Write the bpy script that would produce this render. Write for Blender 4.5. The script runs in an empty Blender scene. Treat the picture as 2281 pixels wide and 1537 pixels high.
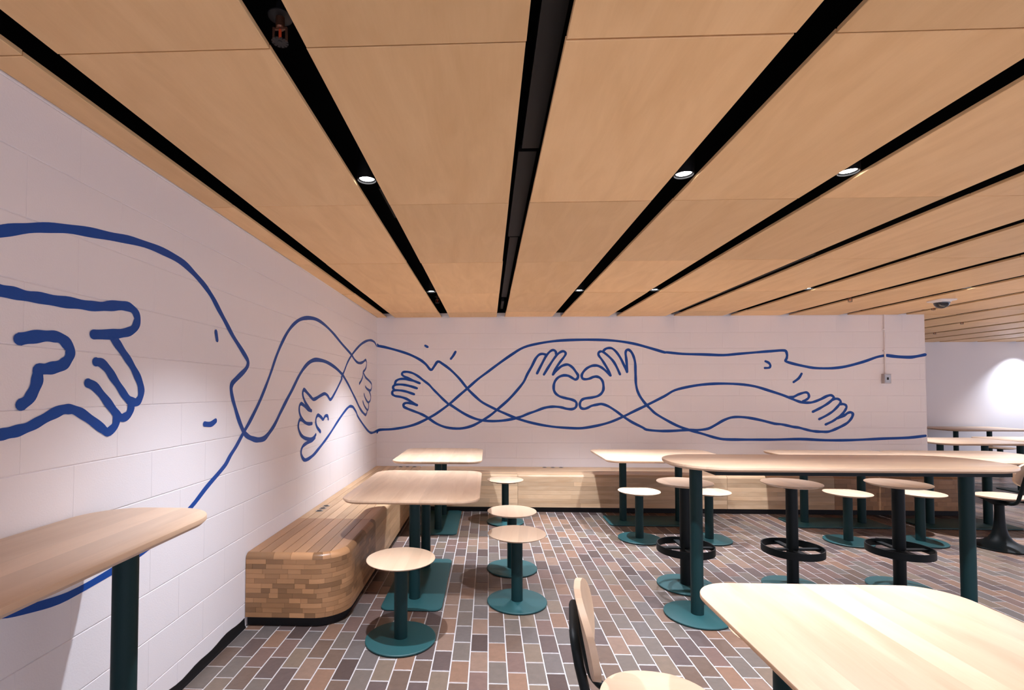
import bpy, bmesh, math, random
from mathutils import Vector, Matrix
random.seed(7)
sc = bpy.context.scene
COL = sc.collection

# ------------------------------------------------------------------ camera
F_PX, W_PX, H_PX = 1100.0, 2281.0, 1537.0
PP_X, PP_Y = 1045.5, 841.0
cam_d = bpy.data.cameras.new('camera')
cam = bpy.data.objects.new('camera', cam_d)
COL.objects.link(cam)
cam_d.sensor_fit = 'HORIZONTAL'
cam_d.sensor_width = 36.0
cam_d.lens = 36.0 * F_PX / W_PX
cam_d.shift_x = (W_PX / 2 - PP_X) / W_PX
cam_d.shift_y = (PP_Y - H_PX / 2) / W_PX
cam_d.clip_start = 0.02
cam_d.clip_end = 100
CAM_H = 1.42
cam.location = (0, 0, CAM_H)
cam.rotation_euler = (math.pi / 2 + math.atan(30 / F_PX), 0, math.atan(42.7 / F_PX))
sc.camera = cam

# ------------------------------------------------------------------ world, exposure
world = bpy.data.worlds.new('world')
sc.world = world
world.use_nodes = True
world.node_tree.nodes['Background'].inputs[0].default_value = (0.87, 0.88, 1.13, 1)
world.node_tree.nodes['Background'].inputs[1].default_value = 1.1
sc.view_settings.view_transform = 'Standard'
sc.view_settings.look = 'None'
sc.view_settings.gamma = 1.0
sc.view_settings.use_curve_mapping = False
sc.view_settings.exposure = 0.6
sc.cycles.max_bounces = 14
sc.cycles.diffuse_bounces = 8
sc.cycles.glossy_bounces = 4
SPOT_W = 208.0
SPOT_COL = (0.90, 0.95, 1.08)

# ------------------------------------------------------------------ helpers
def mesh_of(name, verts, faces, mats=(), smooth=False, angle=35, fmat=None):
    me = bpy.data.meshes.new(name)
    me.from_pydata(verts, [], faces)
    for m in mats:
        me.materials.append(m)
    if fmat:
        me.polygons.foreach_set('material_index', fmat)
    if smooth:
        me.polygons.foreach_set('use_smooth', [True] * len(me.polygons))
        me.set_sharp_from_angle(angle=math.radians(angle))
    me.update()
    return me

def link(name, data, parent=None, loc=None, rotz=0.0):
    o = bpy.data.objects.new(name, data)
    COL.objects.link(o)
    if parent is not None:
        o.parent = parent
    if loc is not None:
        o.location = loc
    if rotz:
        o.rotation_euler = (0, 0, rotz)
    return o

def thing(name, label, cat, loc=(0, 0, 0), rotz=0.0, group=None):
    o = link(name, None, None, loc, rotz)
    o.empty_display_size = 0.1
    tag(o, label, cat, group)
    return o

def tag(o, label, cat, group=None):
    o['label'] = label
    o['category'] = cat
    if group:
        o['group'] = group
    return o

def structure(name, me):
    o = link(name, me)
    o['kind'] = 'structure'
    return o

class MB:
    """collects vertices and faces for one mesh"""
    def __init__(s):
        s.v, s.f, s.m = [], [], []
    def add(s, verts, faces, mi=0):
        b = len(s.v)
        s.v += [tuple(p) for p in verts]
        s.f += [tuple(i + b for i in fc) for fc in faces]
        s.m += [mi] * len(faces)
        return s
    def box(s, x0, x1, y0, y1, z0, z1, mi=0):
        v = [(x0, y0, z0), (x1, y0, z0), (x1, y1, z0), (x0, y1, z0),
             (x0, y0, z1), (x1, y0, z1), (x1, y1, z1), (x0, y1, z1)]
        f = [(3, 2, 1, 0), (4, 5, 6, 7), (0, 1, 5, 4), (1, 2, 6, 5), (2, 3, 7, 6), (3, 0, 4, 7)]
        return s.add(v, f, mi)
    def rings(s, rings, cap0=True, cap1=True, closed=True, mi=0):
        n = len(rings[0])
        v = [p for r in rings for p in r]
        f = []
        for k in range(len(rings) - 1):
            for i in range(n if closed else n - 1):
                j = (i + 1) % n
                f.append((k * n + i, k * n + j, (k + 1) * n + j, (k + 1) * n + i))
        if cap0:
            f.append(tuple(reversed(range(n))))
        if cap1:
            b = (len(rings) - 1) * n
            f.append(tuple(b + i for i in range(n)))
        return s.add(v, f, mi)
    def lathe(s, prof, seg=48, cx=0, cy=0, mi=0):
        rings = [[(cx + r * math.cos(2 * math.pi * i / seg), cy + r * math.sin(2 * math.pi * i / seg), z)
                  for i in range(seg)] for r, z in prof]
        return s.rings(rings, True, True, True, mi)
    def tube(s, path, r, seg=14, mi=0, closed=False):
        P = [Vector(p) for p in path]
        rings = []
        up = None
        n = len(P)
        for i, p in enumerate(P):
            if closed:
                t = (P[(i + 1) % n] - P[i - 1]).normalized()
            else:
                t = (P[min(i + 1, n - 1)] - P[max(i - 1, 0)]).normalized()
            if up is None:
                a = Vector((0, 0, 1)) if abs(t.z) < .9 else Vector((1, 0, 0))
                up = (a - t * a.dot(t)).normalized()
            else:
                up = (up - t * up.dot(t)).normalized()
            sd = t.cross(up)
            rings.append([tuple(p + (up * math.cos(2 * math.pi * k / seg) + sd * math.sin(2 * math.pi * k / seg)) * r)
                          for k in range(seg)])
        if closed:
            rings.append(rings[0])
        return s.rings(rings, not closed, not closed, True, mi)
    def mesh(s, name, mats, smooth=False, angle=35):
        if not isinstance(mats, (list, tuple)):
            mats = [mats]
        return mesh_of(name, s.v, s.f, mats, smooth, angle, s.m if len(mats) > 1 else None)
    def obj(s, name, mats, parent=None, smooth=False, angle=35, loc=None):
        return link(name, s.mesh(name, mats, smooth, angle), parent, loc)

def rrect(w, d, r, n=10, cx=0.0, cy=0.0):
    """counter-clockwise rounded rectangle outline"""
    pts = []
    for sx, sy, a0 in ((1, 1, 0), (-1, 1, 90), (-1, -1, 180), (1, -1, 270)):
        for i in range(n + 1):
            a = math.radians(a0 + 90 * i / n)
            pts.append((cx + sx * (w / 2 - r) + r * math.cos(a), cy + sy * (d / 2 - r) + r * math.sin(a)))
    return pts

def slab(mb, w, d, r, z0, z1, ct=0.004, cb=0.004, n=12, cx=0.0, cy=0.0, cbz=None):
    """rounded slab with eased top and bottom edges"""
    cbz = cb if cbz is None else cbz
    def ring(ins, z):
        return [(x, y, z) for x, y in rrect(w - 2 * ins, d - 2 * ins, max(r - ins, .002), n, cx, cy)]
    rg = [ring(cb, z0), ring(0, z0 + cbz)]
    rg += [ring(0, z1 - ct), ring(ct * .3, z1 - ct * .3), ring(ct, z1)]
    mb.rings(rg)
    return mb

def dup(root, loc, rotz=None, label=None, group=None):
    r = root.copy()
    COL.objects.link(r)
    r.location = loc
    if rotz is not None:
        r.rotation_euler = (0, 0, rotz)
    if label:
        r['label'] = label
    if group:
        r['group'] = group
    for ch in list(root.children):
        c = ch.copy()
        COL.objects.link(c)
        c.parent = r
        for g in ch.children:
            e = g.copy()
            COL.objects.link(e)
            e.parent = c
    return r

# ------------------------------------------------------------------ materials
def new_mat(name):
    m = bpy.data.materials.new(name)
    m.use_nodes = True
    nt = m.node_tree
    return m, nt, nt.nodes, nt.links, nt.nodes['Principled BSDF']

def plain(name, col, rough=.5, metal=0.0, spec=.5, bump=0.0, bscale=200.0, var=0.0, vscale=6.0):
    m, nt, N, L, P = new_mat(name)
    P.inputs['Base Color'].default_value = (*col, 1)
    P.inputs['Roughness'].default_value = rough
    P.inputs['Metallic'].default_value = metal
    P.inputs['Specular IOR Level'].default_value = spec
    geo = N.new('ShaderNodeNewGeometry')
    if bump:
        t = N.new('ShaderNodeTexNoise'); t.inputs['Scale'].default_value = bscale
        t.inputs['Detail'].default_value = 4
        L.new(geo.outputs['Position'], t.inputs['Vector'])
        b = N.new('ShaderNodeBump'); b.inputs['Strength'].default_value = bump
        b.inputs['Distance'].default_value = .002
        L.new(t.outputs['Fac'], b.inputs['Height']); L.new(b.outputs['Normal'], P.inputs['Normal'])
    if var:
        t = N.new('ShaderNodeTexNoise'); t.inputs['Scale'].default_value = vscale
        t.inputs['Detail'].default_value = 5
        L.new(geo.outputs['Position'], t.inputs['Vector'])
        r = N.new('ShaderNodeMapRange')
        r.inputs['To Min'].default_value = 1 - var; r.inputs['To Max'].default_value = 1 + var
        L.new(t.outputs['Fac'], r.inputs['Value'])
        x = N.new('ShaderNodeMix'); x.data_type = 'RGBA'; x.blend_type = 'MULTIPLY'
        x.inputs['Factor'].default_value = 1
        x.inputs['A'].default_value = (*col, 1)
        L.new(r.outputs['Result'], x.inputs['B'])
        L.new(x.outputs['Result'], P.inputs['Base Color'])
    return m

def wood(name, light, dark, grain='Y', strip=0.0, strip_len=0.0, rough=.42, tone=.18, rnd=.12, streak=.5, world_space=False, spec=.4):
    """grained wood: fine fibres, soft figure, and glued-up strips of slightly different tone"""
    m, nt, N, L, P = new_mat(name)
    P.inputs['Roughness'].default_value = rough
    P.inputs['Specular IOR Level'].default_value = spec
    info = N.new('ShaderNodeObjectInfo')
    if world_space:
        g = N.new('ShaderNodeNewGeometry'); co = g.outputs['Position']
    else:
        g = N.new('ShaderNodeTexCoord'); co = g.outputs['Object']
    off = N.new('ShaderNodeVectorMath'); off.operation = 'MULTIPLY_ADD'
    cmb = N.new('ShaderNodeCombineXYZ')
    for i in range(3):
        L.new(info.outputs['Random'], cmb.inputs[i])
    L.new(cmb.outputs[0], off.inputs[0]); off.inputs[1].default_value = (37, 53, 71)
    L.new(co, off.inputs[2])
    rot = {'Y': (0, 1, 2), 'X': (1, 0, 2)}[grain]        # slot order: across, along, up
    sep = N.new('ShaderNodeSeparateXYZ'); L.new(off.outputs[0], sep.inputs[0])
    com = N.new('ShaderNodeCombineXYZ')
    L.new(sep.outputs[rot[0]], com.inputs[0]); L.new(sep.outputs[rot[1]], com.inputs[1]); L.new(sep.outputs[2], com.inputs[2])
    vec = com.outputs[0]
    tonefac = info.outputs['Random']
    svec = vec
    if strip:
        s2 = N.new('ShaderNodeSeparateXYZ'); L.new(vec, s2.inputs[0])
        dv = N.new('ShaderNodeMath'); dv.operation = 'DIVIDE'; dv.inputs[1].default_value = strip
        L.new(s2.outputs[0], dv.inputs[0])
        fl = N.new('ShaderNodeMath'); fl.operation = 'FLOOR'; L.new(dv.outputs[0], fl.inputs[0])
        c2 = N.new('ShaderNodeCombineXYZ'); L.new(fl.outputs[0], c2.inputs[0])
        if strip_len:
            sh = N.new('ShaderNodeTexWhiteNoise'); sh.noise_dimensions = '1D'; L.new(fl.outputs[0], sh.inputs['W'])
            ma = N.new('ShaderNodeMath'); ma.operation = 'MULTIPLY_ADD'; ma.inputs[1].default_value = 1 / strip_len
            L.new(s2.outputs[1], ma.inputs[0]); L.new(sh.outputs['Value'], ma.inputs[2])
            f3 = N.new('ShaderNodeMath'); f3.operation = 'FLOOR'; L.new(ma.outputs[0], f3.inputs[0])
            L.new(f3.outputs[0], c2.inputs[1])
        wn = N.new('ShaderNodeTexWhiteNoise'); wn.noise_dimensions = '3D'
        L.new(c2.outputs[0], wn.inputs['Vector'])
        tonefac = wn.outputs['Value']
        # shift the figure from strip to strip
        sa = N.new('ShaderNodeVectorMath'); sa.operation = 'MULTIPLY_ADD'
        L.new(wn.outputs['Color'], sa.inputs[0]); sa.inputs[1].default_value = (3, 9, 5); L.new(vec, sa.inputs[2])
        svec = sa.outputs[0]
    mp = N.new('ShaderNodeMapping'); mp.inputs['Scale'].default_value = (1, .07, 1); L.new(svec, mp.inputs['Vector'])
    n1 = N.new('ShaderNodeTexNoise'); n1.inputs['Scale'].default_value = 130; n1.inputs['Detail'].default_value = 3
    L.new(mp.outputs[0], n1.inputs['Vector'])
    mp2 = N.new('ShaderNodeMapping'); mp2.inputs['Scale'].default_value = (1, .18, 1); L.new(svec, mp2.inputs['Vector'])
    n2 = N.new('ShaderNodeTexNoise'); n2.inputs['Scale'].default_value = 9; n2.inputs['Detail'].default_value = 5
    n2.inputs['Distortion'].default_value = 1.1
    L.new(mp2.outputs[0], n2.inputs['Vector'])
    a = N.new('ShaderNodeMath'); a.operation = 'MULTIPLY_ADD'; a.inputs[1].default_value = .35
    L.new(n1.outputs['Fac'], a.inputs[0])
    b = N.new('ShaderNodeMapRange'); b.inputs['From Min'].default_value = .35; b.inputs['From Max'].default_value = .72
    b.inputs['To Max'].default_value = .65
    L.new(n2.outputs['Fac'], b.inputs['Value']); L.new(b.outputs['Result'], a.inputs[2])
    s = N.new('ShaderNodeMath'); s.operation = 'MULTIPLY'; s.inputs[1].default_value = streak; L.new(a.outputs[0], s.inputs[0])
    mx = N.new('ShaderNodeMix'); mx.data_type = 'RGBA'
    mx.inputs['A'].default_value = (*light, 1); mx.inputs['B'].default_value = (*dark, 1)
    L.new(s.outputs[0], mx.inputs['Factor'])
    t1 = N.new('ShaderNodeMapRange'); t1.inputs['To Min'].default_value = 1 - tone; t1.inputs['To Max'].default_value = 1 + tone * .6
    L.new(tonefac, t1.inputs['Value'])
    t2 = N.new('ShaderNodeMapRange'); t2.inputs['To Min'].default_value = 1 - rnd; t2.inputs['To Max'].default_value = 1 + rnd * .6
    L.new(info.outputs['Random'], t2.inputs['Value'])
    mm = N.new('ShaderNodeMath'); mm.operation = 'MULTIPLY'
    L.new(t1.outputs['Result'], mm.inputs[0]); L.new(t2.outputs['Result'], mm.inputs[1])
    x = N.new('ShaderNodeMix'); x.data_type = 'RGBA'; x.blend_type = 'MULTIPLY'; x.inputs['Factor'].default_value = 1
    L.new(mx.outputs['Result'], x.inputs['A']); L.new(mm.outputs[0], x.inputs['B'])
    L.new(x.outputs['Result'], P.inputs['Base Color'])
    bp = N.new('ShaderNodeBump'); bp.inputs['Strength'].default_value = .06; bp.inputs['Distance'].default_value = .001
    L.new(n1.outputs['Fac'], bp.inputs['Height']); L.new(bp.outputs['Normal'], P.inputs['Normal'])
    return m

def glow(name, col, strength):
    m, nt, N, L, P = new_mat(name)
    P.inputs['Base Color'].default_value = (*col, 1)
    P.inputs['Emission Color'].default_value = (*col, 1)
    P.inputs['Emission Strength'].default_value = strength
    return m

M_PAINT = plain('white_wall_paint', (.83, .81, .825), .55, bump=.25, bscale=160, spec=.3)
M_BLUE = plain('blue_mural_paint', (.005, .066, .33), .5, bump=.15, bscale=160, spec=.3, var=.10, vscale=9)
M_GREEN = plain('dark_green_powder_coat', (.014, .070, .074), .5, spec=.4, bump=.12, bscale=500)
M_POLE_SHADE = plain('green_pole_coat_shaded', (.004, .027, .029), .5, spec=.25, bump=.1, bscale=500)  # green coat of the discs, darkened to put the poles' shade into the colour
M_BLACKGREEN = plain('black_green_steel', (.002, .006, .007), .5, spec=.25, bump=.1, bscale=500)
M_BLACK = plain('black_rubber', (.006, .006, .007), .6, spec=.3)
M_VOID = plain('black_ceiling_void', (.003, .003, .004), .9, spec=.1)
M_RAIL = plain('dark_ceiling_rail', (.013, .013, .014), .5, spec=.3)
M_GROUT = plain('pale_floor_grout', (.43, .40, .39), .75, spec=.3, var=.08, vscale=20)
M_CEIL = wood('maple_ceiling_veneer', (.87, .60, .315), (.67, .41, .18), 'Y', rough=.5, tone=.0, rnd=.12, streak=.6)
M_TABLE = wood('maple_tabletop', (.65, .465, .32), (.42, .26, .155), 'X', strip=.088, rough=.33, tone=.13, rnd=.05, streak=.7)
M_TABLE_Y = wood('maple_tabletop_lengthwise', (.66, .47, .32), (.48, .30, .18), 'Y', strip=.088, rough=.33, tone=.15, rnd=.06, streak=.55)
M_SEAT = wood('maple_seat', (.60, .43, .295), (.45, .29, .18), 'Y', strip=.06, rough=.36, tone=.10, rnd=.05, streak=.5)
M_STAVE = wood('bench_staves', (.72, .52, .33), (.46, .28, .14), 'X', rough=.36, tone=.0, rnd=.22, streak=.85, world_space=True)
M_STAVE_Y = wood('bench_staves_lengthwise', (.64, .43, .25), (.40, .225, .10), 'Y', rough=.36, tone=.0, rnd=.22, streak=.85, world_space=True)
M_STAVE_DARK = wood('bench_end_staves', (.42, .225, .108), (.26, .125, .052), 'X', rough=.34, tone=.0, rnd=.46, streak=.6, world_space=True)
M_STAVE_DARK_Y = wood('bench_end_staves_lengthwise', (.42, .225, .108), (.26, .125, .052), 'Y', rough=.34, tone=.0, rnd=.28, streak=.6, world_space=True)
M_METAL = plain('painted_box', (.45, .42, .42), .45)
M_STEEL = plain('brushed_steel', (.40, .38, .36), .35, metal=.8)
M_COPPER = plain('dull_copper', (.16, .07, .04), .4, metal=.7)
M_RED = plain('red_glass_bulb', (.5, .06, .02), .2)
M_DOME = plain('smoked_dome', (.012, .013, .02), .05, spec=.8)
M_CAMWHITE = plain('white_plastic', (.78, .77, .77), .4)
M_LENS = glow('lamp_lens', (1, 1, 1), 14)
TILE_COLS = [((0.115, 0.077, 0.058), 5), ((0.189, 0.123, 0.090), 4), ((0.092, 0.066, 0.060), 5), ((0.123, 0.100, 0.084), 5),
             ((0.187, 0.110, 0.074), 3), ((0.066, 0.046, 0.041), 2), ((0.112, 0.095, 0.087), 3), ((0.139, 0.088, 0.073), 4),
             ((0.153, 0.113, 0.083), 4)]
M_TILES = [plain('floor_tile_glaze_%s' % n, c, .38, spec=.5, bump=.5, bscale=45, var=.22, vscale=30)
           for n, (c, w) in zip(('umber', 'buff', 'plum', 'slate', 'rust', 'coffee', 'ash', 'rose', 'sand'), TILE_COLS)]

# ------------------------------------------------------------------ room constants
X_LEFT, Y_BACK, X_BACK_END, Y_FAR, X_RIGHT, Y_FRONT = -1.468, 6.445, 5.512, 10.1, 13.0, -2.9
Z_CEIL, Z_DECK = 2.386, 2.64
COURSE, BLOCK, COURSE0 = .2032, .4064, .142

# floor -------------------------------------------------------------
floor = structure('floor', MB().box(X_LEFT - .2, X_RIGHT + .1, Y_FRONT, Y_FAR + .2, -.12, -.0022).mesh('floor', M_GROUT))
TW, TL, TJ = .097, .194, .0068

def tile_geo(hx, hy, c=.0022, zt=0.0):
    v = [(-hx, -hy, -.004), (hx, -hy, -.004), (hx, hy, -.004), (-hx, hy, -.004),
         (-hx, -hy, -.0016), (hx, -hy, -.0016), (hx, hy, -.0016), (-hx, hy, -.0016),
         (-hx + c, -hy + c, zt), (hx - c, -hy + c, zt), (hx - c, hy - c, zt), (-hx + c, hy - c, zt)]
    f = [(8, 9, 10, 11)]
    for a in (0, 4):
        for i in range(4):
            j = (i + 1) % 4
            f.append((a + i, a + j, a + 4 + j, a + 4 + i))
    return v, f

tv, tf = tile_geo((TW - TJ) / 2, (TL - TJ) / 2)
tile_meshes = [mesh_of('tile', tv, tf, [m]) for m in M_TILES]
tile_bag = [i for i, (c, w) in enumerate(TILE_COLS) for _ in range(w)]
cells = []
ncol = int((X_RIGHT - X_LEFT) / TW) + 1
for i in range(ncol):
    x = X_LEFT + .0095 + TW * (i + .5)
    off = 0.0 if i % 2 == 0 else TL / 2
    k0 = int((Y_FRONT - 2.926) / TL) - 1
    k1 = int((Y_FAR - 2.926) / TL) + 1
    for k in range(k0, k1):
        y = 2.926 + off + TL * (k + .5)
        if y + TL / 2 > Y_FAR or y - TL / 2 < Y_FRONT or x + TW / 2 > X_RIGHT:
            continue
        if x < X_BACK_END + .05 and Y_BACK - .02 < y < Y_BACK + .24:
            continue
        cells.append((x, y, random.choice(tile_bag), random.uniform(-.0005, .0003)))

def tile_seen(x, y):
    """does the photograph's standpoint see this piece of floor?"""
    if y < 1.95 or x / y > 1.06 or x / y < -.64:
        return False
    def through(zt, x0, x1, y0, y1):
        t = (CAM_H - zt) / CAM_H
        return x0 < x * t < x1 and y0 < y * t < y1
    if through(.73, .74, 1.57, .5, 1.80) or through(.98, -1.45, -1.0, .3, 1.8):
        return False
    if x < -.87 and y > 2.96:
        return False
    return True

seen = sorted([c for c in cells if tile_seen(c[0], c[1])], key=lambda c: c[0] ** 2 + c[1] ** 2)
singles = set((c[0], c[1]) for c in seen[:300])
rest = MB()
for x, y, mi, dz in cells:
    if (x, y) in singles:
        link('tile', tile_meshes[mi], floor, (x, y, dz))
    else:
        rest.add([(a + x, b + y, c + dz) for a, b, c in tv], tf, mi)
o = rest.obj('tiles', M_TILES, floor)
o['kind'] = 'stuff'

# block walls --------------------------------------------------------
def block_geo(w, h, c=.0024, rec=.0042):
    """face of one block: x along the wall, z up, the face at y = 0 looking along -y"""
    v = []
    for ih, iv, y in ((0.0, 0.0008, rec), (0.0001, 0.0016, c * .6), (0.0006, 0.0016 + c * .8, 0.0)):
        v += [(ih, y, iv), (w - ih, y, iv), (w - ih, y, h - iv), (ih, y, h - iv)]
    f = [(8, 9, 10, 11)]
    for a in (0, 4):
        for i in range(4):
            j = (i + 1) % 4
            f.append((a + i, a + j, a + 4 + j, a + 4 + i))
    return v, f

_block_cache = {}
def block_mesh(w, h):
    k = (round(w, 3), round(h, 3))
    if k not in _block_cache:
        v, f = block_geo(w, h)
        _block_cache[k] = mesh_of('block', v, f, [M_PAINT], True, 20)
    return _block_cache[k]

def block_wall(parent, a0, a1, z0, z1, place, phase):
    k = 0
    zb = COURSE0 - COURSE
    while zb < z1:
        b0, b1 = max(zb, z0), min(zb + COURSE, z1)
        if b1 - b0 > .01:
            s = phase + (BLOCK / 2 if k % 2 else 0)
            s += math.floor((a0 - s) / BLOCK) * BLOCK
            while s < a1:
                c0, c1 = max(s, a0), min(s + BLOCK, a1)
                if c1 - c0 > .01:
                    o = link('block', block_mesh(c1 - c0, b1 - b0), parent)
                    place(o, c0, b0)
                s += BLOCK
        zb += COURSE
        k += 1

wall_left = structure('wall_left', MB().box(X_LEFT - .25, X_LEFT - .004, Y_FRONT, Y_FAR, -.01, Z_DECK).mesh('wall_left', M_PAINT))
def place_left(o, a, z):
    o.location = (X_LEFT, a, z)
    o.rotation_euler = (0, 0, math.pi / 2)
block_wall(wall_left, .75, Y_BACK, .0, 2.60, place_left, 2.515 + BLOCK / 2 - 8 * BLOCK)

wall_back = structure('wall_back', MB().box(X_LEFT - .004, X_BACK_END - .004, Y_BACK + .004, Y_BACK + .20, -.01, Z_DECK).mesh('wall_back', M_PAINT))
def place_back(o, a, z):
    o.location = (a, Y_BACK, z)
block_wall(wall_back, X_LEFT, X_BACK_END, .0, 2.60, place_back, X_LEFT)
structure('wall_far', MB().box(X_BACK_END - 3.0, X_RIGHT, Y_FAR, Y_FAR + .2, -.01, Z_DECK).mesh('wall_far', M_PAINT))

# right-hand side, out of view: left open for ambient light, steel bars added
mb = MB()
for i in range(9):
    y = Y_FRONT + (Y_FAR - Y_FRONT) * i / 8
    mb.box(X_RIGHT - .03, X_RIGHT + .03, y - .03, y + .03, 0, Z_CEIL)
for z in (.04, 2.10, Z_CEIL - .02):
    mb.box(X_RIGHT - .028, X_RIGHT + .028, Y_FRONT, Y_FAR, z - .035, z + .035)
structure('open_side_bars_1', mb.mesh('open_side_bars_1', M_RAIL))

# the painted line drawing, brushed straight onto the blocks
MURAL_LEFT = [(34,[(1386,1881),(1417,1900),(1483,1930),(1562,1960),(1650,1985),(1755,2006),(1866,2024),(1971,2041),(2099,2050),(2220,2047),(2312,2034),(2398,2004),(2491,1962),(2557,1920),(2627,1861),(2701,1799),(2778,1734),(2881,1662),(2951,1609),(2956,1582),(2926,1549),(2844,1504),(2777,1465),(2763,1437),(2777,1386),(2810,1325),(2852,1255),(2916,1174),(2967,1143),(3028,1123),(3098,1109),(3188,1110),(3256,1138),(3345,1191),(3439,1271),(3538,1351),(3643,1432),(3777,1542),(3897,1616),(4026,1666),(4165,1687),(4408,1683),(4682,1643),(4911,1584),(4964,1562),(5117,1489),(5279,1400),(5422,1322),(5572,1232),(5698,1179),(5847,1135),(5904,1153),(5924,1186)]),
(30,[(1369,785),(1475,743),(1566,720),(1686,705),(1891,718),(2061,740),(2228,784),(2397,847),(2531,920),(2704,1004),(2765,1054),(2829,1100),(2916,1174),(2995,1239),(3100,1337),(3197,1446),(3282,1554),(3352,1653),(3446,1760),(3546,1851),(3653,1921),(3790,1980),(3965,2017),(4157,2031),(4368,2012),(4603,1966),(4865,1897),(5228,1810),(5354,1765),(5470,1741),(5591,1740),(5717,1759),(5842,1792),(5883,1765),(5867,1705),(5801,1668),(5726,1641),(5714,1599),(5658,1549),(5560,1503)]),
(29,[(5726,1641),(5836,1586),(6010,1548),(6138,1511),(6146,1463),(6096,1428),(5977,1436),(5890,1453),(5839,1473)]),
(28,[(5977,1436),(6060,1397),(6105,1349),(6077,1302),(5981,1282),(5876,1314),(5808,1353),(5775,1386)]),
(28,[(5981,1282),(6006,1239),(5958,1189),(5862,1214),(5778,1254),(5721,1300)]),
(30,[(6405,2014),(6317,2044),(6201,2055),(6070,2051),(5877,2022),(5648,1966),(5437,1891),(5242,1807),(5086,1719),(4963,1619),(4869,1552),(4894,1548),(4771,1465),(4628,1380),(4534,1340),(4458,1376),(4377,1396),(4269,1381),(4153,1357),(4083,1351),(4028,1371),(3948,1405),(3878,1431),(3850,1410),(3858,1378),(3912,1325),(4017,1265)]),
(29,[(4044,1257),(3977,1269),(3900,1298),(3819,1321),(3784,1301),(3785,1256),(3828,1208),(3903,1169),(3980,1153),(4058,1150)]),
(29,[(3903,1169),(3828,1197),(3787,1193),(3764,1153),(3783,1111),(3831,1071),(3919,1040),(4023,1025),(4104,1029),(4153,1050)]),
(30,[(4132,1027),(4064,1011),(3945,1000),(3870,987),(3832,961),(3829,925),(3873,883),(3923,867),(4013,871),(4108,887),(4236,924),(4387,974),(4549,1034),(4724,1109),(4913,1184),(5054,1232),(5161,1256),(5239,1256),(5307,1245),(5439,1185),(5484,1145),(5702,1044),(5936,949),(6078,907),(6189,893),(6343,894),(6440,899)]),
(29,[(4479,1162),(4462,1190),(4413,1198),(4374,1189),(4338,1168),(4274,1194),(4207,1213),(4164,1195),(4150,1156),(4180,1114),(4269,1065)]),
(38,[(1391,1725),(1422,1722),(1463,1723),(1507,1722),(1558,1725),(1619,1726),(1685,1731),(1748,1733),(1805,1740),(1855,1751),(1908,1761),(1953,1763),(1983,1752),(2000,1731),(2000,1708),(1984,1680),(1956,1663),(1911,1650),(1858,1640),(1774,1630)]),
(36,[(1863,1635),(1896,1604),(1930,1570),(1965,1535),(1995,1498),(2020,1461),(2032,1426),(2028,1396),(2013,1377),(1995,1373),(1966,1380),(1940,1401),(1906,1438),(1873,1474),(1846,1504),(1815,1526),(1788,1529)]),
(36,[(1970,1376),(1974,1351),(1959,1324),(1931,1313),(1909,1318),(1887,1337),(1855,1370),(1819,1406),(1784,1437),(1753,1449)]),
(36,[(1892,1329),(1896,1305),(1886,1281),(1852,1262),(1827,1276),(1778,1308),(1731,1337),(1695,1353),(1670,1357),(1645,1355),(1605,1341),(1561,1321),(1525,1306),(1491,1297),(1458,1292),(1433,1289),(1397,1288)]),
(40,[(1484,1582),(1518,1591),(1561,1600),(1599,1604),(1630,1602),(1655,1588),(1672,1568),(1673,1547),(1661,1525),(1641,1509),(1609,1499),(1579,1493),(1554,1490),(1551,1475),(1548,1448),(1536,1418),(1519,1392),(1496,1377)]),
(26,[(2596,1739),(2609,1696)]),
(28,[(2501,1250),(2558,1245),(2604,1260)])]
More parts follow.
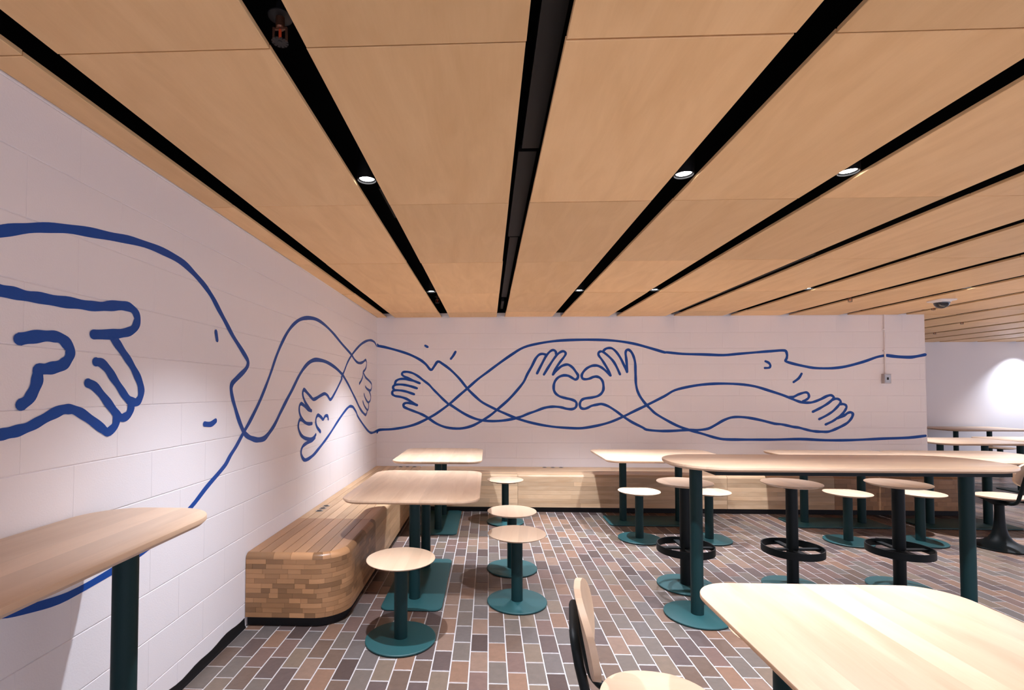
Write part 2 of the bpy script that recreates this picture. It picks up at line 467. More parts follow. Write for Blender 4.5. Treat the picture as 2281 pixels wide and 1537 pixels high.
MURAL_BACK = [(33,[(-1464,2030),(-1464,2018),(-1357,1996),(-1187,1950),(-1035,1899),(-899,1831),(-823,1772),(-756,1697),(-714,1739),(-663,1806),(-596,1772),(-495,1696),(-378,1579),(-277,1453),(-177,1353),(-77,1270),(89,1184),(222,1124),(371,1063),(570,1005),(817,960),(1064,941),(1211,941),(1408,975),(1572,1021),(1735,1091),(1883,1165),(2030,1236),(2260,1354),(2389,1429),(2584,1478),(2778,1506),(3003,1515),(3228,1505),(3404,1478),(3563,1429),(3737,1371),(3861,1320),(3920,1295),(3978,1277),(4036,1272),(4100,1275),(4164,1295),(4227,1322),(4291,1355),(4340,1367),(4369,1352),(4376,1330),(4354,1305),(4299,1260),(4230,1217),(4171,1185),(4115,1157)]),
(31,[(3823,1342),(3877,1345),(3936,1375),(4000,1397),(4039,1402),(4063,1385),(4070,1350),(4057,1325),(4027,1305),(3995,1290)]),
(31,[(4354,1305),(4388,1320),(4427,1320),(4455,1300),(4460,1275),(4440,1245),(4400,1200),(4351,1155),(4282,1110),(4191,1063)]),
(31,[(4445,1250),(4484,1255),(4517,1245),(4531,1220),(4521,1190),(4496,1151),(4461,1111),(4412,1076),(4353,1036),(4270,996)]),
(33,[(4412,1076),(4471,1096),(4510,1116),(4544,1141),(4579,1151),(4605,1136),(4604,1106),(4582,1066),(4542,1021),(4488,986),(4419,951),(4351,921),(4292,904),(4224,904),(4156,907),(4088,916),(4011,935),(3938,955),(3865,965),(3792,982),(3719,997),(3635,1005),(3477,1046),(3318,1078),(3190,1089),(3094,1081),(2997,1044),(2900,987),(2803,938),(2674,921),(2545,921),(2351,909),(2189,908),(2027,924),(1978,952),(1849,1017),(1735,1091),(1638,1164),(1541,1225),(1459,1252),(1399,1244),(1331,1229),(1278,1202),(1232,1190),(1194,1202),(1179,1240),(1187,1278),(1210,1308),(1248,1324),(1331,1335),(1407,1354),(1453,1385),(1480,1431),(1484,1484),(1473,1545),(1443,1587),(1401,1606),(1356,1602),(1303,1580),(1250,1572),(1216,1584),(1206,1622),(1228,1668),(1273,1714),(1334,1744),(1395,1750),(1448,1732),(1500,1694),(1575,1621)]),
(31,[(1575,1621),(1546,1690),(1508,1759),(1464,1828),(1430,1874),(1422,1908),(1445,1931),(1479,1927),(1540,1881),(1607,1812),(1652,1736),(1696,1636)]),
(31,[(1479,1927),(1510,1962),(1555,1977),(1601,1969),(1653,1923),(1706,1843),(1750,1751),(1786,1667)]),
(33,[(1786,1667),(1784,1758),(1777,1842),(1770,1911),(1782,1946),(1808,1953),(1842,1926),(1872,1865),(1890,1789),(1894,1697),(1896,1606),(1899,1514),(1917,1423),(1957,1339),(2024,1248),(2083,1188),(2143,1131),(2288,1043),(2432,969),(2593,913),(2738,872),(2866,832),(2993,805),(3186,801),(3409,801),(3632,802),(3950,810),(4265,797),(4518,798),(4738,807),(4973,820),(5285,833),(5488,857)]),
(33,[(-1464,878),(-1462,896),(-1420,912),(-1268,920),(-1099,946),(-948,988),(-796,1060),(-679,1127),(-511,1250),(-394,1353),(-277,1453),(-144,1570),(-10,1670),(124,1770),(290,1887),(457,1987),(656,2039),(888,2072),(1152,2084),(1416,2083),(1645,2069),(1874,2032),(2069,1978),(2266,1918),(2297,1918),(2492,1898),(2767,1889),(3008,1880),(3201,1896),(3426,1915),(3619,1930),(3782,1936),(3806,1886),(3801,1837),(3787,1802),(3871,1771),(4030,1733),(4156,1712),(4362,1710),(4536,1732),(4758,1793),(4917,1850),(5004,1868)]),
(38,[(5040,1871),(5168,1854),(5325,1847),(5419,1860),(5510,1879)]),
(30,[(3537,1800),(3576,1780),(3596,1747),(3583,1718),(3527,1714)]),
(30,[(3983,1640),(3947,1583),(3883,1534)]),
(30,[(-829,2015),(-799,1998)]),
(31,[(-432,1933),(-462,1881),(-492,1842)]),
(30,[(-527,1253),(-596,1315),(-665,1384),(-723,1442),(-781,1505),(-856,1562),(-919,1611),(-983,1649),(-1035,1666),(-1081,1672),(-1122,1666),(-1136,1643),(-1116,1617),(-1058,1591),(-988,1557),(-902,1522)]),
(31,[(-988,1557),(-1058,1571),(-1116,1580),(-1174,1574),(-1214,1551),(-1228,1516)]),
(31,[(-939,1456),(-1011,1479),(-1081,1496),(-1150,1505),(-1220,1502),(-1249,1482),(-1250,1453),(-1231,1433)]),
(31,[(-976,1378),(-1034,1398),(-1092,1416),(-1156,1427),(-1231,1430),(-1260,1413),(-1260,1378),(-1225,1355),(-1161,1344),(-1092,1324),(-1034,1295),(-988,1264),(-936,1235)]),
(33,[(-936,1235),(-988,1252),(-1045,1264),(-1091,1261),(-1115,1241),(-1106,1212),(-1062,1189),(-987,1160),(-906,1129),(-849,1103),(-791,1069),(-679,994),(-545,944),(-377,931),(-227,962),(-94,1029),(23,1104),(123,1187),(256,1304),(356,1412),(456,1537),(504,1638),(565,1746),(611,1838),(657,1891),(703,1903),(745,1891)]),
(33,[(-511,1250),(-344,1140),(-210,1073),(-77,1037),(89,1029),(255,1046),(418,1086),(510,1124),(609,1159),(708,1197),(784,1213),(860,1217),(936,1209),(1012,1190),(1081,1186),(1126,1209),(1138,1255),(1119,1289),(1066,1312),(998,1327),(922,1350),(869,1389),(846,1438),(847,1500),(866,1553),(908,1599),(969,1622),(1030,1618),(1075,1595),(1121,1568),(1151,1584),(1159,1622),(1136,1660),(1091,1722),(1038,1760),(993,1760),(939,1737),(886,1691),(836,1634)]),
(31,[(836,1634),(870,1707),(924,1791),(978,1860),(1002,1906),(978,1935),(940,1929),(894,1895),(848,1837),(787,1745),(719,1634)]),
(31,[(879,1891),(871,1933),(837,1952),(795,1930),(749,1876),(703,1791),(630,1649)])]


def smooth_line(P, n=4):
    P = [Vector(p) for p in P]
    out = []
    for i in range(len(P) - 1):
        p0, p1, p2, p3 = P[max(i - 1, 0)], P[i], P[i + 1], P[min(i + 2, len(P) - 1)]
        d = (p2 - p1).length
        m1, m2 = (p2 - p0) / 2, (p3 - p1) / 2
        if m1.length > d: m1 = m1 * (d / m1.length)
        if m2.length > d: m2 = m2 * (d / m2.length)
        for k in range(n):
            t = k / n
            out.append(p1 * (2 * t**3 - 3 * t * t + 1) + m1 * (t**3 - 2 * t * t + t) + p2 * (-2 * t**3 + 3 * t * t) + m2 * (t**3 - t * t))
    out.append(P[-1])
    return [p for i, p in enumerate(out) if i == 0 or (p - out[i - 1]).length > 1e-5]

def paint_line(pts, w, place, parent, lift):
    P = smooth_line([(a / 1000, b / 1000) for a, b in pts])
    h = w / 2000
    mb = MB()
    n = len(P)
    tang = [(P[min(i + 1, n - 1)] - P[max(i - 1, 0)]).normalized() for i in range(n)]
    v, f = [], []
    for i, p in enumerate(P):
        hh = h * (1 + .07 * math.sin(i * .9 + w) + .05 * math.sin(i * .37))
        nn = Vector((-tang[i].y, tang[i].x)) * hh
        v += [place(p + nn, lift), place(p - nn, lift)]
    for i in range(n - 1):
        f.append((2 * i, 2 * i + 1, 2 * i + 3, 2 * i + 2))
    mb.add(v, f)
    def dot(p):
        mb.add([place(p + Vector((math.cos(a), math.sin(a))) * h * .97, lift + .00005 + .000012 * (len(mb.f) % 40)) for a in [math.pi * k / 8 for k in range(16)]], [tuple(range(16))])
    dot(P[0]); dot(P[-1])
    for i in range(1, n - 1):
        if (P[i] - P[i - 1]).normalized().dot((P[i + 1] - P[i]).normalized()) < .93:
            dot(P[i])
    o = mb.obj('paint_line', M_BLUE, parent)
    return o

for q, (w, pts) in enumerate(MURAL_LEFT):
    paint_line(pts, w, lambda p, l: (X_LEFT + l, p.x, p.y), wall_left, .0009 + .0001 * q)
for q, (w, pts) in enumerate(MURAL_BACK):
    paint_line(pts, w, lambda p, l: (p.x, Y_BACK - l, p.y), wall_back, .0009 + .0001 * q)

# black cove base along the left wall, its top edge cut in unevenly by the paint
mb = MB()
top = [(y, .052 + .008 * math.sin(y * 7.3) + .005 * math.sin(y * 23.1 + 1)) for y in [.8 + .05 * i for i in range(44)] if y < 2.955]
r0 = [(X_LEFT + .012, y, 0.0) for y, z in top]
r1 = [(X_LEFT + .006, y, .012) for y, z in top]
r2 = [(X_LEFT + .003, y, z) for y, z in top]
r3 = [(X_LEFT - .003, y, z) for y, z in top]
mb.rings([r0, r1, r2, r3], False, False, False)
structure('baseboard_left', mb.mesh('baseboard_left', M_BLACK))

# ceiling: a black void, and veneered panels hung under it with open joints
mb = MB().box(X_LEFT - .2, X_RIGHT + .1, Y_FRONT, Y_FAR + .1, Z_DECK, Z_DECK + .1)
mb.box(X_LEFT - .2, X_RIGHT + .1, Y_FRONT, Y_FRONT + .05, Z_CEIL, Z_DECK).box(X_RIGHT, X_RIGHT + .1, Y_FRONT, Y_FAR + .1, Z_CEIL, Z_DECK)  # unseen end boards, added to keep outside light out of the void
mb.box(X_LEFT - .003, X_LEFT + .001, Y_FRONT, Y_BACK, Z_CEIL + .004, Z_DECK)
mb.box(X_LEFT, X_BACK_END, Y_BACK - .001, Y_BACK + .003, Z_CEIL + .055, Z_DECK)
ceiling = structure('ceiling', mb.mesh('ceiling', M_VOID))
P0, PITCH, GAP = -1.343, .725, .108
PY0, PLEN, PT = .175, 1.175, .015

def panel_mesh(w, d):
    c = .0015
    mb = MB()
    rings = []
    for ins, z in ((c, 0.0), (0, c), (0, PT)):
        rings.append([(ins, ins, z), (w - ins, ins, z), (w - ins, d - ins, z), (ins, d - ins, z)])
    mb.rings(rings)
    return mb.mesh('ceiling_panel', M_CEIL)
pm_full = panel_mesh(PITCH - GAP, PLEN - .006)
pm_edge = panel_mesh(P0 - X_LEFT - .003, PLEN - .006)
k_last = int((X_RIGHT - P0) / PITCH)
cuts = {}
for k in range(-1, k_last):
    for j in range(-3, 9):
        y0 = PY0 + PLEN * j
        d = PLEN - .006
        if y0 + PLEN > Y_FAR:
            d = Y_FAR - y0 - .003
        x0 = X_LEFT + .003 if k < 0 else P0 + GAP + PITCH * k
        x1 = x0 + (P0 - X_LEFT - .003 if k < 0 else PITCH - GAP)
        if d < .05:
            continue
        if j == 5 and x0 < X_BACK_END:        # this row meets the back wall
            d = Y_BACK - y0 - .004
        if j in (6, 7, 8) and x0 < X_BACK_END - 2.2:
            continue
        if abs(d - (PLEN - .006)) < 1e-4:
            me = pm_edge if k < 0 else pm_full
        else:
            key = (k < 0, round(d, 3))
            if key not in cuts:
                cuts[key] = panel_mesh(x1 - x0, d)
            me = cuts[key]
        link('ceiling_panel', me, ceiling, (x0 + random.uniform(-.003, .003), y0 + random.uniform(-.001, .001), Z_CEIL + random.uniform(-.0005, .0025)))
# the end of the row over the passage beside the back wall
for k in range(int((X_BACK_END - P0) / PITCH) - 1, int((X_BACK_END - P0) / PITCH) + 1):
    x0 = P0 + GAP + PITCH * k
    if x0 < X_BACK_END:
        x1 = x0 + PITCH - GAP
        if x1 > X_BACK_END:
            link('ceiling_panel', panel_mesh(x1 - X_BACK_END - .004, PY0 + PLEN * 6 - Y_BACK - .004), ceiling, (X_BACK_END + .002, Y_BACK + .002, Z_CEIL))
# rails and duct edges that show inside two of the joints
def rail(x0, x1, y0, y1, z0, z1):
    MB().box(x0, x1, y0, y1, z0, z1).obj('ceiling_rail', M_RAIL, ceiling)
xs = P0 + PITCH * 2
rail(xs + .040, xs + .115, .8, 2.15, Z_CEIL + .10, Z_CEIL + .13)
rail(xs + .030, xs + .112, 2.22, 3.45, Z_CEIL + .12, Z_CEIL + .15)
rail(xs + .045, xs + .105, 3.5, 5.75, Z_CEIL + .13, Z_CEIL + .16)
rail(xs + .050, xs + .080, 5.85, 6.40, Z_CEIL + .10, Z_CEIL + .14)
xs = P0 + PITCH * 5
rail(xs + .018, xs + .036, 3.62, 6.40, Z_CEIL + .020, Z_CEIL + .034)
rail(xs + .056, xs + .072, 3.62, 6.40, Z_CEIL + .020, Z_CEIL + .034)
xs = P0 + PITCH * 1
rail(xs + .030, xs + .105, 2.60, 3.05, Z_CEIL + .12, Z_CEIL + .15)

# ------------------------------------------------------------------ downlights
can = MB()
can.rings([[(r * math.cos(2 * math.pi * i / 28), r * math.sin(2 * math.pi * i / 28), z) for i in range(28)]
           for r, z in ((.0335, .012), (.041, .006), (.041, .0), (.0445, .0), (.0445, .22), (.001, .22))], False, True)
can_me = can.mesh('housing', M_BLACK, True)
lens_me = MB().lathe([(.034, .010), (.034, .016)], 28).mesh('lens', M_LENS)
def slot_x(k):
    return P0 + PITCH * k + GAP / 2
lamp_spots = []
for k in (1, 3, 4, 6, 8):
    for y in (2.25, 4.83):
        lamp_spots.append((k, y))
lamp_spots += [(3, .22), (6, .30), (1, -.33), (8, -.33)]
lamp_spots += [(3, -1.6), (6, -1.6), (11, 4.83), (10, 4.83), (10, 7.4), (13, 7.4), (13, 4.83), (16, 4.83), (16, 7.4),  # unseen downlights, mostly added behind and to the right to lift ambient light
               (16, 9.75), (10, 2.25), (13, 2.25), (16, 2.25)]
LAMP_LABELS = {
    (1, 2.25): 'round white downlight in the black ceiling gap left of centre, the nearer one there',
    (1, 4.83): 'small round downlight in the black ceiling gap left of centre, near the back wall',
    (3, 2.25): 'large bright downlight in the first black ceiling gap right of the lampless one',
    (3, 4.83): 'small far downlight in the gap that ends above the two hands forming a heart',
    (4, 2.25): 'bright downlight furthest right of the three large ceiling lamps',
    (4, 4.83): 'small far downlight in the same gap as the rightmost large downlight',
    (6, 4.83): 'small downlight in the ceiling gap above the painted face with closed eye',
    (8, 4.83): 'small downlight in the ceiling gap just above the white dome camera',
}
for k, y in lamp_spots:
    lab = LAMP_LABELS.get((k, y), 'unseen recessed downlight in a black ceiling gap beyond the view')
    t = thing('downlight', lab, 'ceiling lamp', (slot_x(k), y, Z_CEIL + .012), group='ceiling downlights')
    link('housing', can_me, t)
    link('lens', lens_me, t)
    ld = bpy.data.lights.new('bulb', 'SPOT')
    ld.energy = SPOT_W * (1.2 if abs(y - 4.83) < .01 and k < 9 else 1.0)
    ld.color = SPOT_COL
    ld.spot_size = math.radians(97)
    ld.spot_blend = 1.0
    ld.shadow_soft_size = .022
    link('bulb', ld, t, (0, 0, .004))

# sprinkler heads hanging in the joints
sp_ring = MB().lathe([(.029, .030), (.032, .032), (.032, .035), (.015, .036)], 24).mesh('escutcheon', M_RAIL, True)
sp_body = MB().lathe([(.010, .0), (.012, .004), (.012, .05)], 14)
sp_body.box(-.020, -.015, -.003, .003, -.034, .004).box(.015, .020, -.003, .003, -.034, .004).box(-.020, .020, -.003, .003, -.002, .003)
sp_body_me = sp_body.mesh('frame', M_COPPER)
sp_bulb = MB().lathe([(.003, -.030), (.004, -.02), (.004, -.006), (.003, 0)], 10).mesh('bulb', M_RED, True)
defl = MB()
for i in range(12):
    a = math.pi * 2 * i / 12
    c, s = math.cos(a), math.sin(a)
    defl.add([(c * .004 - s * .003, s * .004 + c * .003, -.036), (c * .004 + s * .003, s * .004 - c * .003, -.036),
              (c * .022 + s * .004, s * .022 - c * .004, -.037), (c * .022 - s * .004, s * .022 + c * .004, -.037)], [(0, 1, 2, 3)])
defl.lathe([(.006, -.0375), (.006, -.033)], 10)
defl_me = defl.mesh('deflector', M_RAIL)
SPR = [(1, 1.293, 2.402, 'sprinkler head with dark ring in the black gap at top left'),
       (1, 5.42, 2.43, 'sprinkler head in the gap left of centre beyond the far downlight'),
       (7, 5.30, 2.39, 'tiny sprinkler head hanging under the gap left of the dome camera'),
       (9, 6.0, 2.41, 'tiny sprinkler head below and left of the dome camera'),
       (11, 7.22, 2.40, 'tiny sprinkler head in the passage ceiling, the higher of the two'),
       (12, 8.48, 2.40, 'tiny sprinkler head in the passage ceiling nearest the far wall')]
for k, y, z, lab in SPR:
    t = thing('sprinkler', lab, 'sprinkler', (slot_x(k), y, z), group='ceiling sprinklers')
    link('escutcheon', sp_ring, t); link('frame', sp_body_me, t); link('bulb', sp_bulb, t); link('deflector', defl_me, t)
    MB().tube([(0, 0, .05), (0, 0, Z_DECK - z + .01)], .011, 10).obj('drop_pipe', M_BLACK, t, True)

# ------------------------------------------------------------------ wooden benches
BD, BH, FR = .603, .44, .034

def bench(name, label, root_loc, to_world, length, row_h, lens, mats, round_start=0.0, round_end=0.0, end_lens=None, group=None):
    root = thing(name, label, 'bench', root_loc, group=group)
    rl = Vector(root_loc)
    m_front, m_end, m_top = mats
    def W(u, v, z):
        return tuple(Vector(to_world(u, v, z)) - rl)
    # plan path of the face: point, outward normal, 'end' or 'front'
    path = []
    if round_start:
        r = round_start
        path.append((0, .003, -1, 0))
        path.append((0, BD - r, -1, 0))
        for i in range(1, 10):
            a = math.pi - math.pi / 2 * i / 10
            path.append((r + r * math.cos(a), BD - r + r * math.sin(a), math.cos(a), math.sin(a)))
        path.append((r, BD, 0, 1))
    else:
        path.append((.0008, BD, 0, 1))
    if round_end:
        r = round_end
        path.append((length - r, BD, 0, 1))
        for i in range(1, 10):
            a = math.pi / 2 - math.pi / 2 * i / 10
            path.append((length - r + r * math.cos(a), BD - r + r * math.sin(a), math.cos(a), math.sin(a)))
        path.append((length, BD - r, 1, 0))
        path.append((length, .003, 1, 0))
    else:
        path.append((length - .0008, BD, 0, 1))
    S = [0.0]
    for a, b in zip(path, path[1:]):
        S.append(S[-1] + math.hypot(b[0] - a[0], b[1] - a[1]))
    total = S[-1]
    def at(s):
        for i in range(len(S) - 1):
            if s <= S[i + 1] or i == len(S) - 2:
                t = (s - S[i]) / max(S[i + 1] - S[i], 1e-9)
                a, b = path[i], path[i + 1]
                n = Vector((a[2] + (b[2] - a[2]) * t, a[3] + (b[3] - a[3]) * t)).normalized()
                return a[0] + (b[0] - a[0]) * t, a[1] + (b[1] - a[1]) * t, n.x, n.y
    end_s = S[12] if round_start else 0.0
    end_e = total - (S[-1] - S[-13]) if round_end else total
    def piece(nm, s0, s1, prof, mat):
        ss = [s0] + [x for x in S if s0 + .002 < x < s1 - .002] + [s1]
        rings = []
        for s in ss:
            u, v, nu, nv = at(s)
            rings.append([W(u - nu * d, v - nv * d, z) for d, z in prof])
        mb = MB().rings(rings)
        return mb.obj(nm, mat, root, True, 30)
    def runs(in_end_lens):
        s = 0.0
        while s < total - 1e-6:
            near_end = s < end_s - 1e-6 or s >= end_e - 1e-6
            lo, hi = in_end_lens if near_end else lens
            e = s + random.uniform(lo, hi)
            if total - e < lo * .6:
                e = total
            yield s, min(e, total), near_end
            s = min(e, total)
    g = .0005
    z = .06
    top_face = BH - FR
    nrow = max(1, round((top_face - z) / row_h))
    rh = (top_face - z) / nrow
    for r_ in range(nrow):
        for s0, s1, ne in runs(end_lens or lens):
            d0 = random.uniform(0, .0006)
            prof = [(d0, z + r_ * rh + g), (d0, z + (r_ + 1) * rh - g), (.016, z + (r_ + 1) * rh - g), (.016, z + r_ * rh + g)]
            piece('stave', s0 + g, s1 - g, prof, m_end if ne else m_front)
    nose = [(FR * (1 - math.cos(a)), top_face + FR * math.sin(a)) for a in [math.pi / 2 * i / 6 for i in range(7)]]
    for s0, s1, ne in runs(end_lens or lens):
        piece('stave', s0 + g, s1 - g, nose + [(FR, top_face + .002), (.004, top_face + g)], m_end if ne else m_front)
    # seat boards
    nb = 8
    bw = (BD - FR) / nb
    def ulim(v):
        lo, hi = g, length - g
        for rr, side in ((round_start, 0), (round_end, 1)):
            if rr:
                if v <= BD - rr:
                    e = FR
                else:
                    q = max((rr - FR) ** 2 - (v - (BD - rr)) ** 2, 0)
                    e = rr - math.sqrt(q)
                if side == 0: lo = e
                else: hi = length - e
        return lo, hi
    for b in range(nb):
        v0, v1 = b * bw + g + .002, (b + 1) * bw - g
        vs = [v0 + (v1 - v0) * i / 5 for i in range(6)]
        lo = [(ulim(v)[0], v) for v in vs]
        hi = [(ulim(v)[1], v) for v in reversed(vs)]
        pts = lo + hi
        MB().rings([[W(u, v, BH - .016) for u, v in pts], [W(u, v, BH - random.uniform(0, .0004)) for u, v in pts]]).obj('seat_board', m_top, root)
    def inset(off, z0, z1, nm, mat):
        pts = [(u - nu * off, v - nv * off) for u, v, nu, nv in path]
        pts[0] = (max(pts[0][0], .0005), .003 if round_start else pts[0][1])
        pts[-1] = (min(pts[-1][0], length - .0005), .003 if round_end else pts[-1][1])
        if not round_end: pts.append((length - .0008, .003))
        if not round_start: pts.append((.0008, .003))
        MB().rings([[W(u, v, z0) for u, v in pts], [W(u, v, z1) for u, v in pts]]).obj(nm, mat, root)
    inset(.0155, .06, BH - .017, 'carcass', M_STAVE_DARK)
    inset(.030, .001, .06, 'toe_kick', M_BLACK)
    return root

def left_map(u, v, z, y0):
    return (X_LEFT + v, y0 + u, z)

DARK = (M_STAVE_DARK_Y, M_STAVE_DARK, M_STAVE_DARK_Y)
LY = (M_STAVE_Y, M_STAVE, M_STAVE_Y)
LX = (M_STAVE, M_STAVE_DARK_Y, M_STAVE)
b_end = bench('bench', 'dark butcher-block bench end with rounded corner against the left wall',
              (X_LEFT, 2.955, 0), lambda u, v, z: left_map(u, v, z, 2.955), .825, .0285, (.25, .5), DARK, round_start=.20, end_lens=(.04, .17), group='built-in wooden benches')
b_l2 = bench('bench', 'wooden bench section with three round outlets behind the nearest dining table',
             (X_LEFT, 3.78, 0), lambda u, v, z: left_map(u, v, z, 3.78), 1.2,   .0475, (.55, 1.2), LY, group='built-in wooden benches')
b_l3 = bench('bench', 'wooden corner bench section where the left wall meets the back wall',
             (X_LEFT, 4.98, 0), lambda u, v, z: left_map(u, v, z, 4.98), Y_BACK - 4.98 - .002,   .0475, (.55, 1.2), LY, group='built-in wooden benches')
bx = X_LEFT + BD + .001
BACK_LABELS = ['pale wooden bench section under the back wall, first from the left corner',
               'pale wooden bench section under the back wall below the heart-shaped hands',
               'wooden bench section under the back wall behind the two-pole dining table with left stool',
               'wooden bench section under the back wall in the shade behind the middle dining table',
               'wooden bench section with rounded right end where the back wall stops']
back_benches = []
for i, lab in enumerate(BACK_LABELS):
    ln = 1.205 if i < 4 else X_BACK_END + .085 - bx - 4 * 1.205
    x0 = bx + 1.205 * i
    back_benches.append(bench('bench', lab, (x0, Y_BACK, 0), (lambda x0: (lambda u, v, z: (x0 + u, Y_BACK - v, z)))(x0), ln, .0475, (.55, 1.205), LX,
                              round_end=.2 if i == 4 else 0.0, end_lens=(.06, .2), group='built-in wooden benches'))
# power outlets let into the seats
ol = MB().lathe([(.030, .0), (.030, .003), (.027, .004), (.021, .0035)], 24, mi=0)
ol.lathe([(.020, .0), (.020, .0042)], 20, mi=1)
ol_me = ol.mesh('outlet', [M_STEEL, M_BLACK], True)
for i in range(3):
    link('outlet', ol_me, b_l2, (.085, .235 + .085 * i, BH))
    link('outlet', ol_me, b_l3, (.33 + .09 * i, 1.40, BH))
    link('outlet', ol_me, back_benches[1], (.375 + .105 * i, -.055, BH))

# ------------------------------------------------------------------ tables
def pole(mb, x, y, z0, z1, r=.038):
    return mb.lathe([(r, z0), (r, z1)], 28, x, y)

def dining_table(label, cx, cy, rotz=0.0, length=1.27, width=.90, group='dining tables', bx=0.0, by=0.0):
    """long axis along local x; bx, by shift the foot under the top"""
    t = thing('dining_table', label, 'table', (cx, cy, 0), rotz, group)
    slab(MB(), length, width, .14, .705, .730, .004, .012, 14).obj('tabletop', M_TABLE, t, True, 30)
    for s in (-1, 1):
        pole(MB(), bx + s * .300, by, .012, .705).obj('pole', M_POLE_SHADE, t, True)
    slab(MB(), .97, .40, .055, .004, .014, .003, .001, 8, bx, by).obj('base_plate', M_GREEN, t, True, 30)
    slab(MB(), .962, .392, .05, .0004, .0045, .0005, .0005, 8, bx, by).obj('rubber_foot', M_BLACK, t, True, 30)
    MB().box(bx - .42, bx + .42, by - .03, by + .03, .695, .7055).obj('mounting_rail', M_BLACKGREEN, t)
    return t

dining_table('maple dining table beside the left bench, nearest of the two there', -.505, 3.70, math.pi / 2, 1.20, .896, bx=-.012)
dining_table('maple dining table in the far left corner before both benches', -.515, 5.40, math.pi / 2, 1.14, .90, bx=-.03)
dining_table('maple dining table with two poles before the back bench, behind the footrest stools', 1.84, 5.455, length=1.31, width=.99, bx=-.075, by=.03)
dining_table('maple dining table before the back bench behind the bar table, butted to its right neighbour', 3.818, 5.455, length=1.30, width=.99, bx=-.125, by=.03)
dining_table('maple dining table at the bench end, behind the right end of the bar table', 5.155, 5.455, length=1.36, width=.99, bx=-.16, by=.03)
dining_table('pale brightly lit dining table in the right foreground', 1.155, 1.225, math.pi / 2, length=1.22, width=.88)
dining_table('pale dining table in the passage, just past the end of the painted wall', 6.60, 7.17, length=1.2)
dining_table('dining table in the passage at the right picture edge', 7.86, 7.35, length=1.25)
dining_table('dining table at the far wall, topmost and most distant table', 8.98, 9.55, length=1.5)

def bar_table(label, cx, cy, rotz, length, width, r, inset, bx=0.0, rim=.12):
    t = thing('bar_table', label, 'table', (cx, cy, 0), rotz, 'high bar tables')
    slab(MB(), length, width, r, .952, .98, .004, .012, 18).obj('tabletop', M_TABLE, t, True, 30)
    for s in (-1, 1):
        x = bx + s * (length / 2 - inset)
        pole(MB(), x, 0, .012, .952).obj('pole', M_POLE_SHADE, t, True)
        MB().lathe([(.198, .004), (.2, .006), (.2, .012), (.197, .014), (.05, .016)], 56, x, 0).obj('base_disc', M_GREEN, t, True)
        MB().lathe([(.194, .0004), (.196, .0045)], 48, x, 0).obj('rubber_foot', M_BLACK, t, True)
    MB().box(bx - (length / 2 - inset), bx + length / 2 - inset, -width / 2 + rim, width / 2 - rim, .930, .953).obj('support_frame', M_BLACKGREEN, t)
    return t

bar_table('long high bar table on two green poles, right of centre', 2.143, 3.215, 0, 2.018, .61, .27, .18, .004, .028)
bar_table('narrow high bar table against the left wall in the foreground', -1.222, .80, math.pi / 2, 2.07, .466, .17, .20)

# ------------------------------------------------------------------ stools
def stool_parts(t, h, ring):
    MB().lathe([(.10, h - .022), (.165, h - .020), (.188, h - .010), (.1945, h - .006), (.196, h - .003), (.1945, h - .0006), (.193, h)], 64).obj('seat', M_SEAT, t, True, 40)
    MB().box(-.10, .10, -.10, .10, h - .029, h - .0215).obj('mounting_plate', M_BLACKGREEN, t)
    pole(MB(), 0, 0, .012, h - .022).obj('pole', M_POLE_SHADE if not ring else M_BLACKGREEN, t, True)
    MB().lathe([(.198, .004), (.2, .006), (.2, .012), (.197, .0145), (.05, .0165)], 64).obj('base_disc', M_GREEN, t, True)
    MB().lathe([(.194, .0004), (.196, .0045)], 48).obj('rubber_foot', M_BLACK, t, True)
    if ring:
        rg = MB()
        n = 64
        rr = [[(r * math.cos(2 * math.pi * i / n), r * math.sin(2 * math.pi * i / n), z) for i in range(n)]
              for r, z in ((.199, .250), (.199, .300), (.192, .300), (.192, .250), (.199, .250))]
        rg.rings(rr, False, False)
        f = rg.obj('footrest', M_BLACKGREEN, t, True, 40)
        b = MB()
        for a in (0, math.pi / 2):
            c, s = math.cos(a), math.sin(a)
            for sg in (-1, 1):
                p = [(sg * .036, -.02), (sg * .194, -.02), (sg * .194, .02), (sg * .036, .02)]
                b.rings([[(x * c - y * s, x * s + y * c, z) for x, y in p] for z in (.268, .280)])
        b.obj('spoke', M_BLACKGREEN, f)

low0 = None
LOW = [(-.503, 2.845, 'round low stool nearest the viewer, beside the dark bench end'),
       (.190, 3.370, 'low stool right of the near left table, nearer of the overlapping pair'),
       (.186, 3.990, 'low stool right of the near left table, partly hidden behind another stool'),
       (.180, 5.395, 'low stool right of the far left corner table'),
       (1.445, 4.835, 'low stool before the two-pole dining table, leftmost along the back bench'),
       (2.105, 4.840, 'low stool half hidden behind the left pole of the bar table'),
       (3.385, 4.825, 'low stool between the two footrest stools on the right'),
       (4.060, 4.845, 'low stool partly hidden behind the rightmost footrest stool'),
       (1.165, 2.03, 'low stool tucked under the foreground table, only its seat edge showing'),
       (8.70, 8.78, 'low stool beside the passage tables, near the far wall')]
for i, (x, y, lab) in enumerate(LOW):
    if low0 is None:
        low0 = thing('low_stool', lab, 'stool', (x, y, 0), 0, 'low round stools')
        stool_parts(low0, .463, False)
    else:
        dup(low0, (x, y, 0), random.uniform(-.25, .25), lab)
bar0 = None
BAR = [(1.437, 3.70, 'high stool with ring footrest beside the left pole of the bar table'),
       (2.200, 3.70, 'high stool with ring footrest behind the middle of the bar table'),
       (2.962, 3.715, 'high stool with ring footrest behind the bar table, rightmost of the three')]
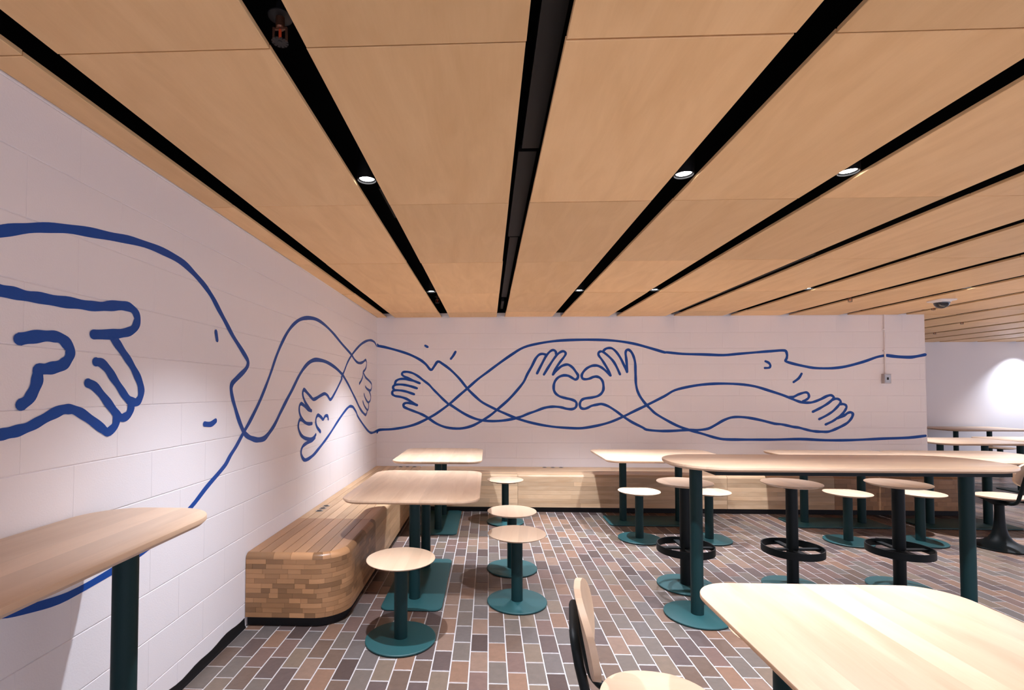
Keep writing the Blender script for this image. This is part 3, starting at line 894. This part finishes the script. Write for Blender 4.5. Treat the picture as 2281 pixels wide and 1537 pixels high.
for x, y, lab in BAR:
    if bar0 is None:
        bar0 = thing('bar_stool', lab, 'stool', (x, y, 0), 0, 'high stools with footrests')
        stool_parts(bar0, .755, True)
    else:
        dup(bar0, (x, y, 0), random.uniform(-.06, .06), lab)

# ------------------------------------------------------------------ chairs (facing local +y)
def chair_parts(t):
    n = 56
    def seat_ring(k, z):
        out = []
        for i in range(n):
            a = 2 * math.pi * i / n
            c, s = math.cos(a), math.sin(a)
            e = 2 / 2.35
            x = .195 * k * math.copysign(abs(c) ** e, c)
            y = .188 * k * math.copysign(abs(s) ** e, s)
            d = .012 * max(0, y / .19) ** 2
            out.append((x, y, z - d))
        return out
    MB().rings([seat_ring(.86, .452), seat_ring(.985, .458), seat_ring(1, .464), seat_ring(.992, .471), seat_ring(.97, .473)]).obj('seat', M_SEAT, t, True, 40)
    MB().lathe([(.05, .385), (.10, .418), (.155, .444), (.155, .453)], 36).obj('seat_pan', M_BLACKGREEN, t, True)
    prof = [(.215, .002), (.22, .006), (.218, .011), (.168, .026), (.118, .046), (.080, .078), (.057, .120), (.044, .175), (.037, .24), (.034, .32), (.034, .40)]
    MB().lathe(prof, 48).obj('pedestal', M_BLACKGREEN, t, True, 50)
    # bent plywood backrest, an oval curved round the sitter and tipped back
    rows = []
    m, q = 28, 9
    outer, inner = [], []
    for j in range(q + 1):
        rad = j / q
        ro, ri = [], []
        for i in range(m):
            a = 2 * math.pi * i / m
            e = 2 / 2.5
            lx = .205 * rad * math.copysign(abs(math.cos(a)) ** e, math.cos(a))
            lz = .112 * rad * math.copysign(abs(math.sin(a)) ** e, math.sin(a))
            y = -.232 - .19 * lz + (.55 + 0 * lx) * lx * lx
            ro.append((lx, y - .010, .695 + lz)); ri.append((lx, y + .010, .695 + lz))
        outer.append(ro); inner.append(ri)
    rings = outer[1:] + inner[1:][::-1]
    MB().rings(rings).obj('backrest', M_SEAT, t, True, 40)
    # bent tube: under the seat, up behind the backrest, over and down again
    pts = []
    def add_arc(pa, pb, pc, k=6):
        for i in range(k + 1):
            u = i / k
            pts.append(tuple((1 - u) ** 2 * a + 2 * u * (1 - u) * b + u * u * c for a, b, c in zip(pa, pb, pc)))
    w = .150
    pts.append((-.08, .02, .425))
    add_arc((-w + .03, -.13, .425), (-w, -.193, .430), (-w, -.208, .475))
    add_arc((-w, -.250, .645), (-w, -.262, .708), (-w + .06, -.264, .715))
    add_arc((w - .06, -.264, .715), (w, -.262, .708), (w, -.250, .645))
    add_arc((w, -.208, .475), (w, -.193, .430), (w - .03, -.13, .425))
    pts.append((.08, .02, .425))
    MB().tube(pts, .0142, 14).obj('frame_tube', M_BLACKGREEN, t, True, 50)

ch = thing('chair', 'wooden chair with curved back in the foreground, left of the bright table', 'chair', (.525, 1.53, 0), math.radians(-99), 'pedestal chairs')
chair_parts(ch)
dup(ch, (4.655, 4.72, 0), math.radians(18), 'wooden pedestal chair at the right edge, seen from behind')

# ------------------------------------------------------------------ fittings on wall and ceiling
cd = thing('security_camera', 'white ceiling dome camera with dark dome on the right', 'camera', (4.80, 5.40, Z_CEIL))
slab(MB(), .175, .175, .012, -.018, -.001, .002, .006, 5).obj('mounting_plate', M_CAMWHITE, cd, True, 30)
prof = [(.0005, -.092)] + [(.068 * math.sin(a), -.024 - .068 * math.cos(a)) for a in [math.pi / 2 * i / 9 for i in range(1, 10)]] + [(.068, -.018)]
MB().lathe(prof, 32).obj('dome', M_DOME, cd, True, 60)
MB().lathe([(.069, -.030), (.076, -.026), (.078, -.018)], 32).obj('dome_ring', M_CAMWHITE, cd, True)

eb = thing('electrical_box', 'grey switch box with conduit running up to the ceiling, on the back wall', 'switch box', (5.01, Y_BACK, 1.58))
MB().tube([(0, -.012, .05), (0, -.012, Z_CEIL + .05 - 1.58)], .0095, 12).obj('conduit', M_PAINT, eb, True)
box = MB().box(-.042, .042, -.045, -.001, -.065, .055)
box.obj('box', M_METAL, eb)
MB().box(-.034, .034, -.048, -.045, -.055, .045).obj('cover_plate', M_STEEL, eb)
MB().box(-.008, .008, -.054, -.048, -.02, .012).obj('switch', M_RAIL, eb)
for zz in (.35, .62):
    MB().box(-.022, .022, -.024, -.001, zz - .008, zz + .008).obj('strap', M_PAINT, eb)
